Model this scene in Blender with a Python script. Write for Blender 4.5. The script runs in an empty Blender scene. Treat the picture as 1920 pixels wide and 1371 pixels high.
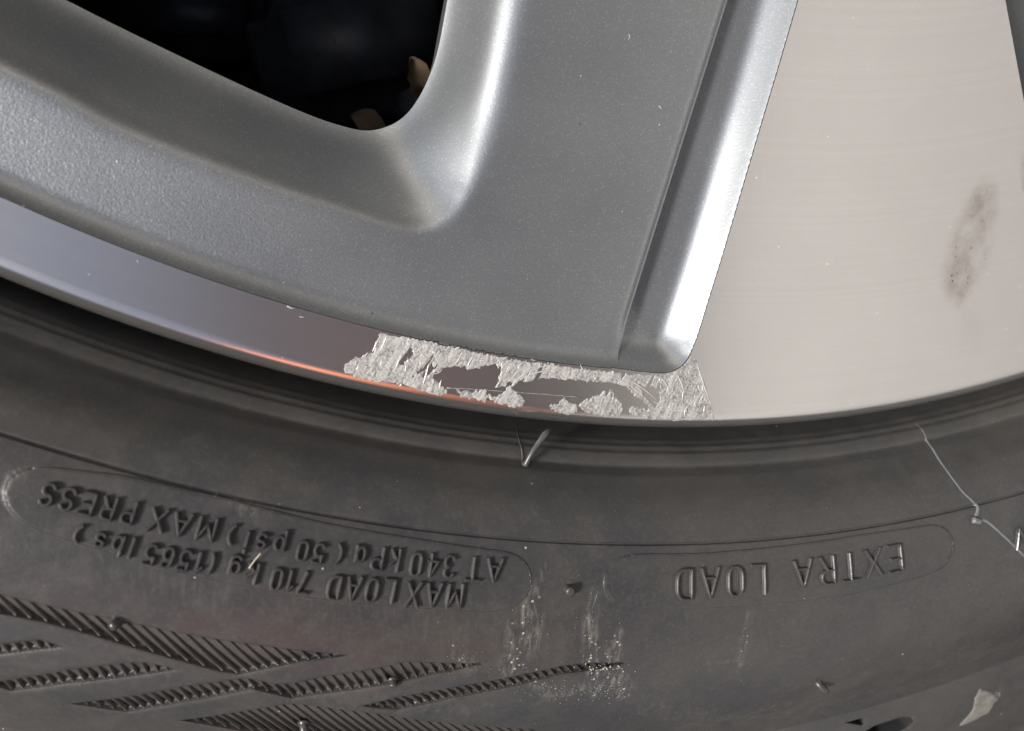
import bpy, math, random
import numpy as np
from mathutils import Vector, Matrix
sc = bpy.context.scene
rnd = random.Random(4)
R_ = math.radians

# ------------------------------------------------------------------ camera
CAM = np.array([-0.0685, -0.2120, 0.1106]); AX, AY, AZ = 0.1620, 0.3027, -0.0012
FPX = math.exp(7.3777)
def rot(a, i):
    c, s = math.cos(a), math.sin(a); M = np.eye(3); j, k = [(1, 2), (2, 0), (0, 1)][i]
    M[j, j] = c; M[k, k] = c; M[j, k] = -s; M[k, j] = s
    return M
W2C = rot(AZ, 2) @ rot(AY, 1) @ rot(AX, 0)
cd = bpy.data.cameras.new('camera'); cam = bpy.data.objects.new('camera', cd); sc.collection.objects.link(cam)
m = Matrix([list(r) for r in W2C.T]).to_4x4(); m.translation = Vector(CAM)
cam.matrix_world = m; sc.camera = cam
cd.sensor_width = 36; cd.lens = FPX / 1920 * 36; cd.clip_start = .005; cd.clip_end = 500
cd.dof.use_dof = True; cd.dof.focus_distance = .122; cd.dof.aperture_fstop = 26

# ------------------------------------------------------------------ light
SUN_AZ, SUN_EL = 267.0, 36.0        # clockwise from +Y
w = bpy.data.worlds.new("World"); sc.world = w; w.use_nodes = True
sky = w.node_tree.nodes.new('ShaderNodeTexSky'); sky.sky_type = 'NISHITA'; sky.sun_disc = False
sky.sun_elevation = R_(SUN_EL); sky.sun_rotation = R_(SUN_AZ); sky.air_density = 1.0; sky.dust_density = 4.0; sky.ozone_density = 1.0
bg = w.node_tree.nodes['Background']; bg.inputs[1].default_value = .10
w.node_tree.links.new(sky.outputs[0], bg.inputs[0])
ld = bpy.data.lights.new('sun', 'SUN'); ld.energy = 5.0; ld.angle = R_(12); ld.color = (1, .98, .95)
sun = bpy.data.objects.new('sun', ld); sc.collection.objects.link(sun)
sd_ = Vector((math.sin(R_(SUN_AZ)) * math.cos(R_(SUN_EL)), math.cos(R_(SUN_AZ)) * math.cos(R_(SUN_EL)), math.sin(R_(SUN_EL))))
sun.rotation_euler = sd_.to_track_quat('Z', 'Y').to_euler(); sun.location = (0, -1, 1)
sc.view_settings.view_transform = 'Standard'; sc.view_settings.look = 'None'
sc.view_settings.exposure = 0.35; sc.view_settings.gamma = 1

# ------------------------------------------------------------------ profiles
LIP_R, ROLL = .2374, .0026           # flat machined face ends here; radius of its rolled edge
def face_pos(s, th):                 # s: radius measured along the machined face and over its rolled edge
    a = np.clip((s - LIP_R) / ROLL, 0, 2.6)
    r = np.where(s <= LIP_R, s, LIP_R + ROLL * np.sin(a)); z = np.where(s <= LIP_R, 0, -ROLL * (1 - np.cos(a)))
    return np.stack([r * np.cos(th), r * np.sin(th), z], -1)
TP = np.array([(.2360, -.0150), (.2375, -.0125), (.2398, -.0090), (.2416, -.0056), (.2430, -.0026), (.2441, -.0007), (.2449, .0000), (.24545, .0003),
               (.2459, .0012), (.2464, .0024), (.2472, .0038), (.2486, .0060), (.2505, .0078), (.2525, .0090), (.25375, .0095), (.2541, .0093), (.25445, .0096), (.2570, .0104),
               (.2605, .0112), (.2650, .0115), (.2700, .0110), (.2750, .0095), (.2800, .0070), (.2850, .0038), (.2900, .0002), (.2934, -.0024), (.2937, -.0030), (.2941, -.0029),
               (.3000, -.0046), (.3060, -.0066), (.3120, -.0090), (.3180, -.0125), (.3230, -.0170), (.3270, -.0230), (.3300, -.0310), (.3330, -.0500), (.3345, -.0900), (.3345, -.1400), (.3300, -.1700),
               (.3120, -.1960), (.2800, -.2060), (.2600, -.2020), (.2400, -.1900), (.2300, -.1800)])
def catmull(P, n, closed=False):
    P = np.asarray(P, float); Q = np.vstack([2 * P[0] - P[1], P, 2 * P[-1] - P[-2]]); out = []
    for i in range(1, len(Q) - 2):
        t = np.linspace(0, 1, n, endpoint=False)[:, None]; a, b, c, d = Q[i - 1], Q[i], Q[i + 1], Q[i + 2]
        out.append(.5 * (2 * b + (c - a) * t + (2 * a - 5 * b + 4 * c - d) * t * t + (3 * b - a - 3 * c + d) * t ** 3))
    out.append(P[-1:]); return np.vstack(out)
TPF = catmull(TP, 10)
TS = np.concatenate([[0], np.cumsum(np.linalg.norm(np.diff(TPF, axis=0), axis=1))])
RA = .27                              # arc coordinate a = theta * RA (theta measured from straight down)
def tp(s, h=0.0):
    r = np.interp(s, TS, TPF[:, 0]); z = np.interp(s, TS, TPF[:, 1]); e = 2e-4
    dr = np.interp(s + e, TS, TPF[:, 0]) - np.interp(s - e, TS, TPF[:, 0]); dz = np.interp(s + e, TS, TPF[:, 1]) - np.interp(s - e, TS, TPF[:, 1])
    L = np.hypot(dr, dz) + 1e-12
    return r - h * dz / L, z + h * dr / L
def tyre_pos(a, s, h=0.0):
    r, z = tp(s, h); th = a / RA
    return np.stack([r * np.sin(th), -r * np.cos(th), z], -1)
def s_of_r(r):
    k = TPF[:, 0].argmax(); return float(np.interp(r, TPF[:k, 0], TS[:k]))

# ------------------------------------------------------------------ from a picture measurement to the place it lies on
def ray(px, py):
    return W2C.T @ np.array([(px - 960) / FPX, (685.5 - py) / FPX, -1.0])
def onz(px, py, z=0.0):
    d = ray(px, py); return (CAM + (z - CAM[2]) / d[2] * d)[:2]
def onface(px, py):
    d = ray(px, py); p = CAM + (0 - CAM[2]) / d[2] * d; r = math.hypot(p[0], p[1])
    if r > LIP_R:
        for t in np.linspace(-CAM[2] / d[2], (-CAM[2] - .003) / d[2], 400):
            p = CAM + t * d; r = math.hypot(p[0], p[1])
            if r > LIP_R and math.hypot(r - LIP_R, p[2] + ROLL) <= ROLL:
                r = LIP_R + ROLL * math.atan2(r - LIP_R, p[2] + ROLL); break
        else: r = min(r, LIP_R + ROLL * 1.5)
    return np.array([r, math.atan2(p[1], p[0])])          # s, theta
def ontyre(px, py):
    d = ray(px, py); t = (np.arange(.0, .12, .00005) + .03 - .05 - CAM[2] + .0) ; zs = np.arange(.03, -.08, -.00005)
    t = (zs - CAM[2]) / d[2]; P = CAM + t[:, None] * d; r = np.hypot(P[:, 0], P[:, 1])
    k = TPF[:, 0].argmax(); zz = np.interp(r, TPF[:k, 0], TPF[:k, 1], left=-1, right=-1)
    i = int(np.argmax(P[:, 2] <= zz)); p = P[i]; rr = r[i]
    return np.array([math.atan2(p[0], -p[1]) * RA, float(np.interp(rr, TPF[:k, 0], TS[:k]))])

# ------------------------------------------------------------------ distances and clipping
def seg_dist(X, P, closed=False):
    P = np.asarray(P); A = P if closed else P[:-1]; B = np.roll(P, -1, 0) if closed else P[1:]
    x, y = X[:, 0], X[:, 1]; best = np.full(len(x), 1e9)
    for a, b in zip(A, B):
        d = b - a; L = d @ d + 1e-18; t = np.clip(((x - a[0]) * d[0] + (y - a[1]) * d[1]) / L, 0, 1)
        q = (x - a[0] - t * d[0]) ** 2 + (y - a[1] - t * d[1]) ** 2; np.minimum(best, q, out=best)
    return np.sqrt(best)
def inside(X, P):
    x, y = X[:, 0], X[:, 1]; c = np.zeros(len(x), bool)
    for a, b in zip(P, np.roll(P, -1, 0)):
        if a[1] == b[1]: continue
        k = ((a[1] > y) != (b[1] > y)) & (x < (b[0] - a[0]) * (y - a[1]) / (b[1] - a[1]) + a[0]); c ^= k
    return c
def sdf(X, P):                        # positive inside
    d = seg_dist(X, P, True); return np.where(inside(X, P), d, -d)
def grid(x0, x1, y0, y1, h, hy=None):
    nx, ny = int((x1 - x0) / h) + 1, int((y1 - y0) / (hy or h)) + 1
    xs, ys = np.linspace(x0, x1, nx), np.linspace(y0, y1, ny); X, Y = np.meshgrid(xs, ys); V = np.stack([X.ravel(), Y.ravel()], 1)
    i = (np.arange(ny - 1)[:, None] * nx + np.arange(nx - 1)).ravel()
    T = np.vstack([np.stack([i, i + 1, i + nx + 1], 1), np.stack([i, i + nx + 1, i + nx], 1)]); return V, T
def clip(V, T, f):                    # keep f > 0, cutting triangles on f = 0; V may carry extra columns
    f = np.where(np.abs(f) < 1e-9, 1e-9, f); pos = f > 0; n = pos[T].sum(1); keep = [T[n == 3]]; Vn = [V]; base = len(V)
    mix = T[(n == 1) | (n == 2)]; mp = pos[mix]; one = mp.sum(1) == 1
    lone = np.where(one, mp.argmax(1), (~mp).argmax(1)); r = np.arange(len(mix))
    A, B, C = mix[r, lone], mix[r, (lone + 1) % 3], mix[r, (lone + 2) % 3]
    def cut(p, q):
        nonlocal base
        key = np.sort(np.stack([p, q], 1), 1); u, inv = np.unique(key, axis=0, return_inverse=True); inv = inv.ravel()
        return u, inv
    allk = np.sort(np.vstack([np.stack([A, B], 1), np.stack([A, C], 1)]), 1); u, inv = np.unique(allk, axis=0, return_inverse=True); inv = inv.ravel()
    if len(u):
        t = f[u[:, 0]] / (f[u[:, 0]] - f[u[:, 1]]); Vn.append(V[u[:, 0]] * (1 - t[:, None]) + V[u[:, 1]] * t[:, None])
        AB, AC = inv[:len(A)] + base, inv[len(A):] + base
        keep.append(np.stack([A[one], AB[one], AC[one]], 1)); o = ~one
        keep.append(np.stack([AB[o], B[o], C[o]], 1)); keep.append(np.stack([AB[o], C[o], AC[o]], 1))
    T2 = np.vstack(keep); V2 = np.vstack(Vn); used, inv = np.unique(T2, return_inverse=True); return V2[used], inv.reshape(-1, 3)
def sstep(a, b, x):
    t = np.clip((x - a) / (b - a), 0, 1); return t * t * (3 - 2 * t)
def vnoise(x, y, seed=0):             # smooth value noise
    r = np.random.RandomState(seed).rand(257, 257); xi, yi = np.floor(x).astype(int), np.floor(y).astype(int); fx, fy = x - xi, y - yi
    fx, fy = fx * fx * (3 - 2 * fx), fy * fy * (3 - 2 * fy); g = lambda i, j: r[i % 257, j % 257]
    return (g(xi, yi) * (1 - fx) + g(xi + 1, yi) * fx) * (1 - fy) + (g(xi, yi + 1) * (1 - fx) + g(xi + 1, yi + 1) * fx) * fy - .5
def fbm(x, y, seed=0, o=4):
    return sum(vnoise(x * 2 ** k + 17 * k, y * 2 ** k + 5 * k, seed + k) / 1.8 ** k for k in range(o))

# ------------------------------------------------------------------ objects
def link(name, me, mat, parent=None, smooth=True, label=None):
    o = bpy.data.objects.new(name, me); sc.collection.objects.link(o)
    if mat and not me.materials: me.materials.append(mat)
    if smooth: me.polygons.foreach_set('use_smooth', [True] * len(me.polygons))
    if parent: o.parent = parent
    if label: o['label'] = label
    return o
def mesh(name, V, F, mat, parent=None, smooth=True, label=None, attrs=None):
    V = np.asarray(V, float); F = np.asarray(F); me = bpy.data.meshes.new(name); k = F.shape[1]
    me.vertices.add(len(V)); me.vertices.foreach_set('co', V.astype('f').ravel()); me.loops.add(F.size); me.loops.foreach_set('vertex_index', F.astype('i').ravel())
    me.polygons.add(len(F)); me.polygons.foreach_set('loop_start', np.arange(0, F.size, k, dtype='i')); me.polygons.foreach_set('loop_total', np.full(len(F), k, 'i'))
    me.update(calc_edges=True)
    for n, a in (attrs or {}).items():
        at = me.attributes.new(n, 'FLOAT', 'POINT'); at.data.foreach_set('value', a.astype('f'))
    return link(name, me, mat, parent, smooth, label)
def empty(name, loc=(0, 0, 0), parent=None):
    o = bpy.data.objects.new(name, None); o.empty_display_size = .05; o.location = loc; sc.collection.objects.link(o)
    if parent: o.parent = parent
    return o
def tag(o, label, cat, group=None):
    o['label'] = label; o['category'] = cat
    if group: o['group'] = group
def sheet(P):                          # quads of a (n, m, 3) array of points
    n, m = P.shape[:2]; i = (np.arange(n - 1)[:, None] * m + np.arange(m - 1)).ravel(); return P.reshape(-1, 3), np.stack([i, i + 1, i + m + 1, i + m], 1)
def tube_pts(P, rad, n=8):
    P = np.asarray(P, float); rad = np.broadcast_to(rad, len(P)).astype(float); T = np.gradient(P, axis=0); T /= np.linalg.norm(T, axis=1)[:, None]
    up = np.array([.3, .2, .93]); A = np.cross(T, up); A /= np.linalg.norm(A, axis=1)[:, None]; B = np.cross(T, A); ph = np.linspace(0, 2 * math.pi, n, endpoint=False)
    Q = P[:, None] + rad[:, None, None] * (np.cos(ph)[None, :, None] * A[:, None] + np.sin(ph)[None, :, None] * B[:, None]); V = Q.reshape(-1, 3); F = []
    for i in range(len(P) - 1):
        for j in range(n): F.append((i * n + j, i * n + (j + 1) % n, (i + 1) * n + (j + 1) % n, (i + 1) * n + j))
    V = np.vstack([V, P[:1], P[-1:]]); c0, c1 = len(V) - 2, len(V) - 1; b = (len(P) - 1) * n
    for j in range(n): F.append((c0, c0, (j + 1) % n, j)); F.append((c1, c1, b + j, b + (j + 1) % n))
    return V, F
def tube(name, P, rad, mat, parent, n=8, label=None):
    V, F = tube_pts(P, rad, n); me = bpy.data.meshes.new(name)
    me.from_pydata([tuple(v) for v in V], [], [tuple(dict.fromkeys(f)) for f in F]); me.update(); return link(name, me, mat, parent, True, label)

# ------------------------------------------------------------------ materials
class NT:
    def __init__(s, name):
        s.m = bpy.data.materials.new(name); s.m.use_nodes = True; s.t = s.m.node_tree; s.b = s.t.nodes['Principled BSDF']
    def n(s, typ, **k):
        o = s.t.nodes.new(typ)
        for a, v in k.items():
            if a.startswith('i_'): o.inputs[a[2:].replace('_', ' ')].default_value = v
            else: setattr(o, a, v)
        return o
    def l(s, a, b): s.t.links.new(a, b)
    def pos(s):
        if not hasattr(s, '_p'): s._p = s.n('ShaderNodeNewGeometry')
        return s._p.outputs['Position']
    def noise(s, scale, detail=2, rough=.5, vec=None):
        o = s.n('ShaderNodeTexNoise'); o.inputs['Scale'].default_value = scale; o.inputs['Detail'].default_value = detail; o.inputs['Roughness'].default_value = rough
        s.l(vec or s.pos(), o.inputs['Vector']); return o.outputs['Fac']
    def vor(s, scale, vec=None, feat='F1'):
        o = s.n('ShaderNodeTexVoronoi', feature=feat); o.inputs['Scale'].default_value = scale; s.l(vec or s.pos(), o.inputs['Vector']); return o
    def ramp(s, v, a, b, ca=0.0, cb=1.0):
        o = s.n('ShaderNodeMapRange', clamp=True); s.l(v, o.inputs['Value'])
        for k, x in (('From Min', a), ('From Max', b), ('To Min', ca), ('To Max', cb)): o.inputs[k].default_value = x
        return o.outputs['Result']
    def math(s, op, a, b=None):
        o = s.n('ShaderNodeMath', operation=op)
        for i, v in enumerate((a, b)):
            if v is None: continue
            if isinstance(v, (int, float)): o.inputs[i].default_value = v
            else: s.l(v, o.inputs[i])
        return o.outputs[0]
    def mix(s, f, a, b):
        o = s.n('ShaderNodeMix', data_type='RGBA')
        for i, v in ((0, f), (6, a), (7, b)):
            if isinstance(v, (int, float)): o.inputs[i].default_value = v
            elif isinstance(v, tuple): o.inputs[i].default_value = (*v, 1)
            else: s.l(v, o.inputs[i])
        return o.outputs[2]
    def bump(s, h, dist, strength=1.0, prev=None):
        o = s.n('ShaderNodeBump'); o.inputs['Distance'].default_value = dist
        if isinstance(strength, (int, float)): o.inputs['Strength'].default_value = strength
        else: s.l(strength, o.inputs['Strength'])
        s.l(h, o.inputs['Height'])
        if prev: s.l(prev, o.inputs['Normal'])
        return o.outputs[0]
    def attr(s, n): return s.n('ShaderNodeAttribute', attribute_name=n).outputs['Fac']
    def set(s, **k):
        for a, v in k.items():
            i = s.b.inputs[a.replace('_', ' ')]
            if isinstance(v, (int, float)): i.default_value = v
            elif isinstance(v, tuple): i.default_value = (*v, 1) if len(v) == 3 else v
            else: s.l(v, i)
        return s

def specks(t, scale, size, thr):       # scattered dust specks: 1 where a speck lies
    v = t.vor(scale); sep = t.n('ShaderNodeSeparateColor'); t.l(v.outputs['Color'], sep.inputs[0])
    near = t.math('LESS_THAN', v.outputs['Distance'], t.math('MULTIPLY', sep.outputs[1], size)); return t.math('MULTIPLY', near, t.math('GREATER_THAN', sep.outputs[0], thr))

def mat_paint():
    t = NT('silver_paint'); st = t.attr('stipple'); n1 = t.noise(3600, 2, .6); n2 = t.noise(5200, 2, .7); n0 = t.noise(60, 3)
    b = t.bump(n1, .00005, t.ramp(st, 0, 1, .10, .8)); b = t.bump(n2, .00003, .6, b); t.l(b, t.b.inputs['Normal'])
    fl = specks(t, 4200, .55, .6)
    col = t.mix(t.ramp(n0, .3, .7), (.295, .315, .335), (.32, .338, .352)); col = t.mix(t.math('MULTIPLY', fl, .3), col, (.62, .64, .65)); gnz = t.noise(3800, 2, .8); col = t.mix(t.math('MULTIPLY', t.ramp(gnz, .40, .60, 1, 0), t.ramp(st, 0, 1, .28, .5)), col, (.20, .21, .22))
    col = t.mix(specks(t, 520, .07, .70), col, (.80, .78, .73)); col = t.mix(specks(t, 150, .02, .93), col, (.03, .03, .03))
    t.set(Base_Color=col, Metallic=.85, Roughness=t.ramp(n0, .3, .7, .335, .375)); t.set(Coat_Weight=.12, Coat_Roughness=.2); return t.m
def mat_machined(name='machined_aluminium', rough=.27, aniso=.75):
    t = NT(name); p = t.n('ShaderNodeSeparateXYZ'); t.l(t.pos(), p.inputs[0]); cx = t.n('ShaderNodeCombineXYZ')
    t.l(p.outputs[0], cx.inputs[0]); t.l(p.outputs[1], cx.inputs[1]); nn = t.n('ShaderNodeVectorMath', operation='NORMALIZE'); t.l(cx.outputs[0], nn.inputs[0])
    t.l(nn.outputs[0], t.b.inputs['Tangent'])
    rad = t.math('SQRT', t.math('ADD', t.math('POWER', p.outputs[0], 2), t.math('POWER', p.outputs[1], 2)))
    rv = t.n('ShaderNodeCombineXYZ'); t.l(rad, rv.inputs[0]); ring = t.noise(9000, 2, .6, rv.outputs[0]); ring2 = t.noise(1100, 4, .7, rv.outputs[0]); n0 = t.noise(55, 4, .6)
    t.l(t.bump(t.noise(1500, 2), .000003, .3, t.bump(ring, .000006, .6)), t.b.inputs['Normal'])
    col = t.mix(t.ramp(n0, .3, .7), (.66, .65, .64), (.70, .69, .68)); col = t.mix(t.ramp(ring, .3, .7, 0, .22), col, (.52, .515, .51)); col = t.mix(t.ramp(ring2, .4, .6, .16, 0), col, (.50, .495, .49)); gz = t.noise(2600, 3, .7); col = t.mix(t.ramp(gz, .35, .6, .12, 0), col, (.45, .44, .43)); film = t.noise(28, 5, .6); col = t.mix(t.ramp(film, .4, .75, 0, .18), col, (.56, .54, .52))
    sm = t.attr('smear'); n3 = t.noise(900, 4, .7); smm = t.math('MULTIPLY', sm, t.ramp(n3, .25, .62, .45, 1)); col = t.mix(smm, col, (.33, .29, .265))
    dk = t.math('MULTIPLY', specks(t, 1300, .28, .45), sm); col = t.mix(dk, col, (.10, .08, .07))
    col = t.mix(specks(t, 420, .07, .62), col, (.95, .94, .90))
    t.set(Base_Color=col, Metallic=.95, Roughness=t.ramp(smm, 0, 1, rough, rough), Anisotropic=aniso); return t.m
def mat_scuff():
    t = NT('scuffed_aluminium'); n1 = t.noise(2600, 5, .75); n2 = t.noise(700, 3, .6)
    col = t.mix(t.ramp(n1, .38, .58), (.10, .10, .098), (.34, .338, .33)); col = t.mix(t.ramp(n2, .3, .7, 0, .3), col, (.60, .585, .56))
    stk = t.attr('streak'); col = t.mix(t.math('MULTIPLY', stk, .45), col, (.50, .495, .485)); t.l(t.bump(n1, .0002, t.ramp(stk, 0, 1, .8, .25)), t.b.inputs['Normal']); t.set(Base_Color=col, Metallic=.35, Roughness=.55); return t.m
def mat_rubber(name='black_rubber', base=((.024, .0255, .029), (.043, .041, .038)), rough=.35, fine=.8):
    t = NT(name); n0 = t.noise(45, 4, .6); n1 = t.noise(260, 4, .65); n2 = t.noise(4200, 2, .6)
    ps = t.n('ShaderNodeMapping'); ps.inputs['Scale'].default_value = (1, .18, 1); t.l(t.pos(), ps.inputs[0]); n3 = t.noise(1400, 5, .75, ps.outputs[0])
    col = t.mix(t.ramp(n0, .3, .7), base[0], base[1]); col = t.mix(t.ramp(n1, .45, .75, 0, .25), col, (.070, .064, .056)); gz = t.noise(1700, 4, .75); col = t.mix(t.ramp(gz, .5, .72, 0, .35), col, (.085, .08, .072))
    d = t.attr('dust'); dm = t.math('MULTIPLY', d, t.ramp(n3, .48, .72, 0, .6)); col = t.mix(dm, col, (.27, .26, .24))
    gr = t.math('MULTIPLY', specks(t, 1900, .36, .5), t.ramp(d, .2, .8)); col = t.mix(gr, col, (.30, .275, .235))
    col = t.mix(specks(t, 420, .07, .80), col, (.30, .28, .25)); col = t.mix(specks(t, 190, .03, .75), col, (.5, .48, .44))
    t.l(t.bump(n2, .00004, fine, t.bump(n1, .0002, .12)), t.b.inputs['Normal'])
    r = t.ramp(n1, .3, .7, rough - .06, rough + .1); t.set(Base_Color=col, Roughness=r); t.b.inputs['Specular IOR Level'].default_value = .55; return t.m
def mat_plain(name, c, rough=.6, metal=0.0, c2=None, sc_=300, bump=.0001):
    t = NT(name); n = t.noise(sc_, 4, .6); col = t.mix(t.ramp(n, .3, .7), c, c2 or tuple(x * .7 for x in c)); t.l(t.bump(n, bump, .4), t.b.inputs['Normal']); t.set(Base_Color=col, Roughness=rough, Metallic=metal); return t.m
M_paint, M_mach, M_scuff, M_rub = mat_paint(), mat_machined(), mat_scuff(), mat_rubber()
M_roll = mat_machined('polished_lip', .21, .2); M_letter = mat_rubber('letter_rubber', ((.026, .026, .028), (.042, .040, .038)), .28, .3)
M_pocket = mat_rubber('pocket_rubber', ((.032, .030, .029), (.055, .050, .046)), .45, .5)
M_flash = mat_plain('mould_flash_rubber', (.075, .082, .095), .4, 0, (.13, .135, .145), 900)
M_dark = mat_plain('dark_barrel', (.018, .018, .019), .55)  # even near-black colour for the whole barrel
M_gap = mat_plain('paint_edge', (.012, .012, .013), .6)  # near-black; on the tread slots it stands for their shade

# ================================================================== ground
gm = NT('dark_asphalt'); gn = gm.noise(120, 5, .7); gv = gm.vor(90)
gm.l(gm.bump(gn, .004, .8), gm.b.inputs['Normal']); gm.set(Base_Color=gm.mix(gm.ramp(gn, .35, .7), (.016, .016, .017), (.045, .043, .041)), Roughness=.85)
g = mesh('ground', [(-60, -60, -.207), (60, -60, -.207), (60, 60, -.207), (-60, 60, -.207)], [(0, 1, 2, 3)], gm.m, smooth=False); g['kind'] = 'structure'

# unseen surfaces added around the wheel to shape what its metal reflects
wm = NT('side_reflector_pale'); wn = wm.noise(6, 5, .6); wm.l(wm.bump(wm.noise(90, 4), .002, .5), wm.b.inputs['Normal']); wm.set(Base_Color=wm.mix(wm.ramp(wn, .3, .7), (.368, .362, .362), (.42, .413, .412)), Roughness=.9)
def box(name, x0, x1, y0, y1, z0, z1, mat):
    V = [(x, y, z) for x in (x0, x1) for y in (y0, y1) for z in (z0, z1)]; F = [(0, 1, 3, 2), (4, 6, 7, 5), (0, 4, 5, 1), (2, 3, 7, 6), (0, 2, 6, 4), (1, 5, 7, 3)]; return mesh(name, V, F, mat, smooth=False)
hw = box('side_reflector', 1.1, 1.35, -4, 2.0, -.207, 3.12, wm.m); hw['kind'] = 'structure'  # unseen wall, added to brighten the machined face by reflection
em = NT('overhead_blocker_lilac'); em.set(Base_Color=em.mix(em.ramp(em.noise(30, 4), .3, .7), (.24, .25, .36), (.27, .28, .40)), Roughness=.75)
ev = box('overhead_blocker', -.34, 1.095, -4, 2.0, 3.0, 3.08, em.m); ev['kind'] = 'structure'  # unseen slab, added so the lip and panel mirror something dark overhead
bm_ = NT('back_reflector_cream'); bm_.set(Base_Color=bm_.mix(bm_.ramp(bm_.noise(6, 5), .3, .7), (.76, .69, .58), (.82, .75, .64)), Roughness=.9)
bw = box('back_reflector', -4, 1.9, -.12, .12, -.207, 4.8, bm_.m); bw.location = (-.2, 2.9, 0); bw.rotation_euler = (0, 0, R_(-42)); bw['kind'] = 'structure'  # unseen wall, added to give the painted edges a beige reflection
fd = NT('low_blocker_dark'); fd.set(Base_Color=fd.mix(fd.ramp(fd.noise(20, 4), .3, .7), (.05, .048, .045), (.08, .075, .07)), Roughness=.7)
fw = empty('low_blocker', (-1.5, 1.7, -.207)); tag(fw, 'unseen dark slats added to darken low reflections in the wheel', 'low_blocker')  # added out of view to keep reflections near the horizon dark
for i in range(30):
    b = box('blocker_slat', -3.6 + i * .165, -3.6 + i * .165 + .15, 1.7, 1.725, -.207, .42, fd.m); b.parent = fw; b.matrix_parent_inverse = Matrix.Translation((1.5, -1.7, .207))
om = NT('orange_reflector_sheet'); om.l(om.bump(om.noise(300, 3), .001, .4), om.b.inputs['Normal']); om.set(Base_Color=om.mix(om.ramp(om.noise(8, 3), .3, .7), (.86, .25, .09), (.80, .21, .07)), Roughness=.8)
oc = box('orange_reflector', -.44, .44, -.012, .012, 0, .78, om.m); oc.location = (-.08, -1.15, .42); oc.rotation_euler = (0, 0, R_(48)); tag(oc, 'unseen orange sheet added for the orange reflection on the lip', 'reflector')  # added out of view to put an orange reflection on the lip

# ================================================================== the wheel
wheel = empty('car_wheel', (0, 0, -.2)); tag(wheel, 'silver alloy car wheel with scuffed machined rim edge and black tyre', 'wheel')
rim = empty('alloy_rim', (0, 0, 0), wheel); rim.matrix_parent_inverse = Matrix.Translation((0, 0, .2))
def rp(o): return o

# --- the outlines of the face, measured on their own planes
lipA = [onface(*p) for p in [(0, 368), (69, 400), (255, 477), (445, 542), (627, 597), (725, 622), (1008, 675)]]
RA_lip = float(np.mean([q[0] for q in lipA]))                      # the inner edge of the lip is a circle
cornerP = [(1150, 690), (1200, 697), (1238, 700), (1260, 697), (1278, 687), (1290, 673), (1299, 654), (1309, 628), (1330, 560), (1355, 480), (1390.5, 360), (1426, 240), (1462, 120), (1497, 0)]
cp = [onz(*p) for p in cornerP]
th_end = math.atan2(cp[0][1], cp[0][0])
A_line = [(RA_lip * math.cos(t), RA_lip * math.sin(t)) for t in np.linspace(R_(-128), th_end, 220)[:-1]]
A_line = [np.array(p) for p in A_line]
A_smooth = list(A_line)
def chip(p):
    th = math.atan2(p[1], p[0]); a0 = math.atan2(*onz(760, 630)[::-1]); a1 = math.atan2(*onz(1010, 675)[::-1])
    k = float(sstep(a0 - .005, a0 + .01, th) * (1 - sstep(a1 - .03, a1 + .004, th)))
    j = .00045 * float(fbm(np.array([th * 900]), np.array([0.3]), 3, 3)[0]) * k; return p * (1 + (j) / RA_lip)
fine = [np.array((RA_lip * math.cos(t), RA_lip * math.sin(t))) for t in np.linspace(math.atan2(*onz(740, 630)[::-1]), math.atan2(*onz(1030, 678)[::-1]), 160)]
t0, t1 = math.atan2(fine[0][1], fine[0][0]), math.atan2(fine[-1][1], fine[-1][0])
A_line = [p for p in A_line if math.atan2(p[1], p[0]) < t0] + [chip(p) for p in fine] + [p for p in A_line if math.atan2(p[1], p[0]) > t1]
K1c = catmull(np.array(cp), 5)
dirR = (cp[-1] - cp[-2]); dirR /= np.linalg.norm(dirR)
topR = cp[-1] + dirR * .12
R_line = np.vstack([K1c[K1c[:, 1] > cp[7][1] - 1e-6], [topR]])
K1 = np.vstack([np.array(A_line), K1c, [topR, (-.6, .3), (-.6, -.15)]])
A_open = np.vstack([np.array(A_smooth), K1c[:20]]); K1s = np.vstack([np.array(A_smooth), K1c, [topR, (-.6, .3), (-.6, -.15)]])
R_open = np.vstack([K1c[30:], [topR]])
ZL = -.0018                                                         # level of the painted ledge
K2p = [(0, 122), (120, 182), (250, 250), (500, 345), (640, 391), (730, 422), (770, 432), (802, 430), (828, 418), (852, 396), (870, 366), (888, 315), (915, 175), (948, 0)]
K2c = catmull(np.array([onz(*p, ZL) for p in K2p]), 6)
d0 = K2c[0] - K2c[6]; d0 /= np.linalg.norm(d0); d1_ = K2c[-1] - K2c[-5]; d1_ /= np.linalg.norm(d1_)
K2 = np.vstack([[K2c[0] + d0 * .09 + (0, .012)], [K2c[0] + d0 * .045 + (0, .003)], K2c, [K2c[-1] + d1_ * .14], [(-.3, .1)]])
ZH = -.0125
K3p = [(120, 0), (250, 65), (450, 160), (580, 217), (650, 240), (688, 246), (720, 240), (748, 226), (773, 200), (798, 155), (818, 95), (836, 0)]
K3c = catmull(np.array([onz(*p, ZH) for p in K3p]), 6)
d0 = K3c[0] - K3c[6]; d0 /= np.linalg.norm(d0); d1_ = K3c[-1] - K3c[-5]; d1_ /= np.linalg.norm(d1_)
K3 = np.vstack([[K3c[0] + d0 * .09 + (0, .012)], [K3c[0] + d0 * .04 + (0, .003)], K3c, [K3c[-1] + d1_ * .14], [(-.28, .1)]])
G0, G1 = onz(1168, 632, ZL), onz(1367, 0, ZL); dG = (G1 - G0) / np.linalg.norm(G1 - G0)
K5a, K5b = onz(1885, 0), onz(1920, 190); dK = (K5b - K5a) / np.linalg.norm(K5b - K5a); nK = np.array([-dK[1], dK[0]])     # right edge of the wide spoke
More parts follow.
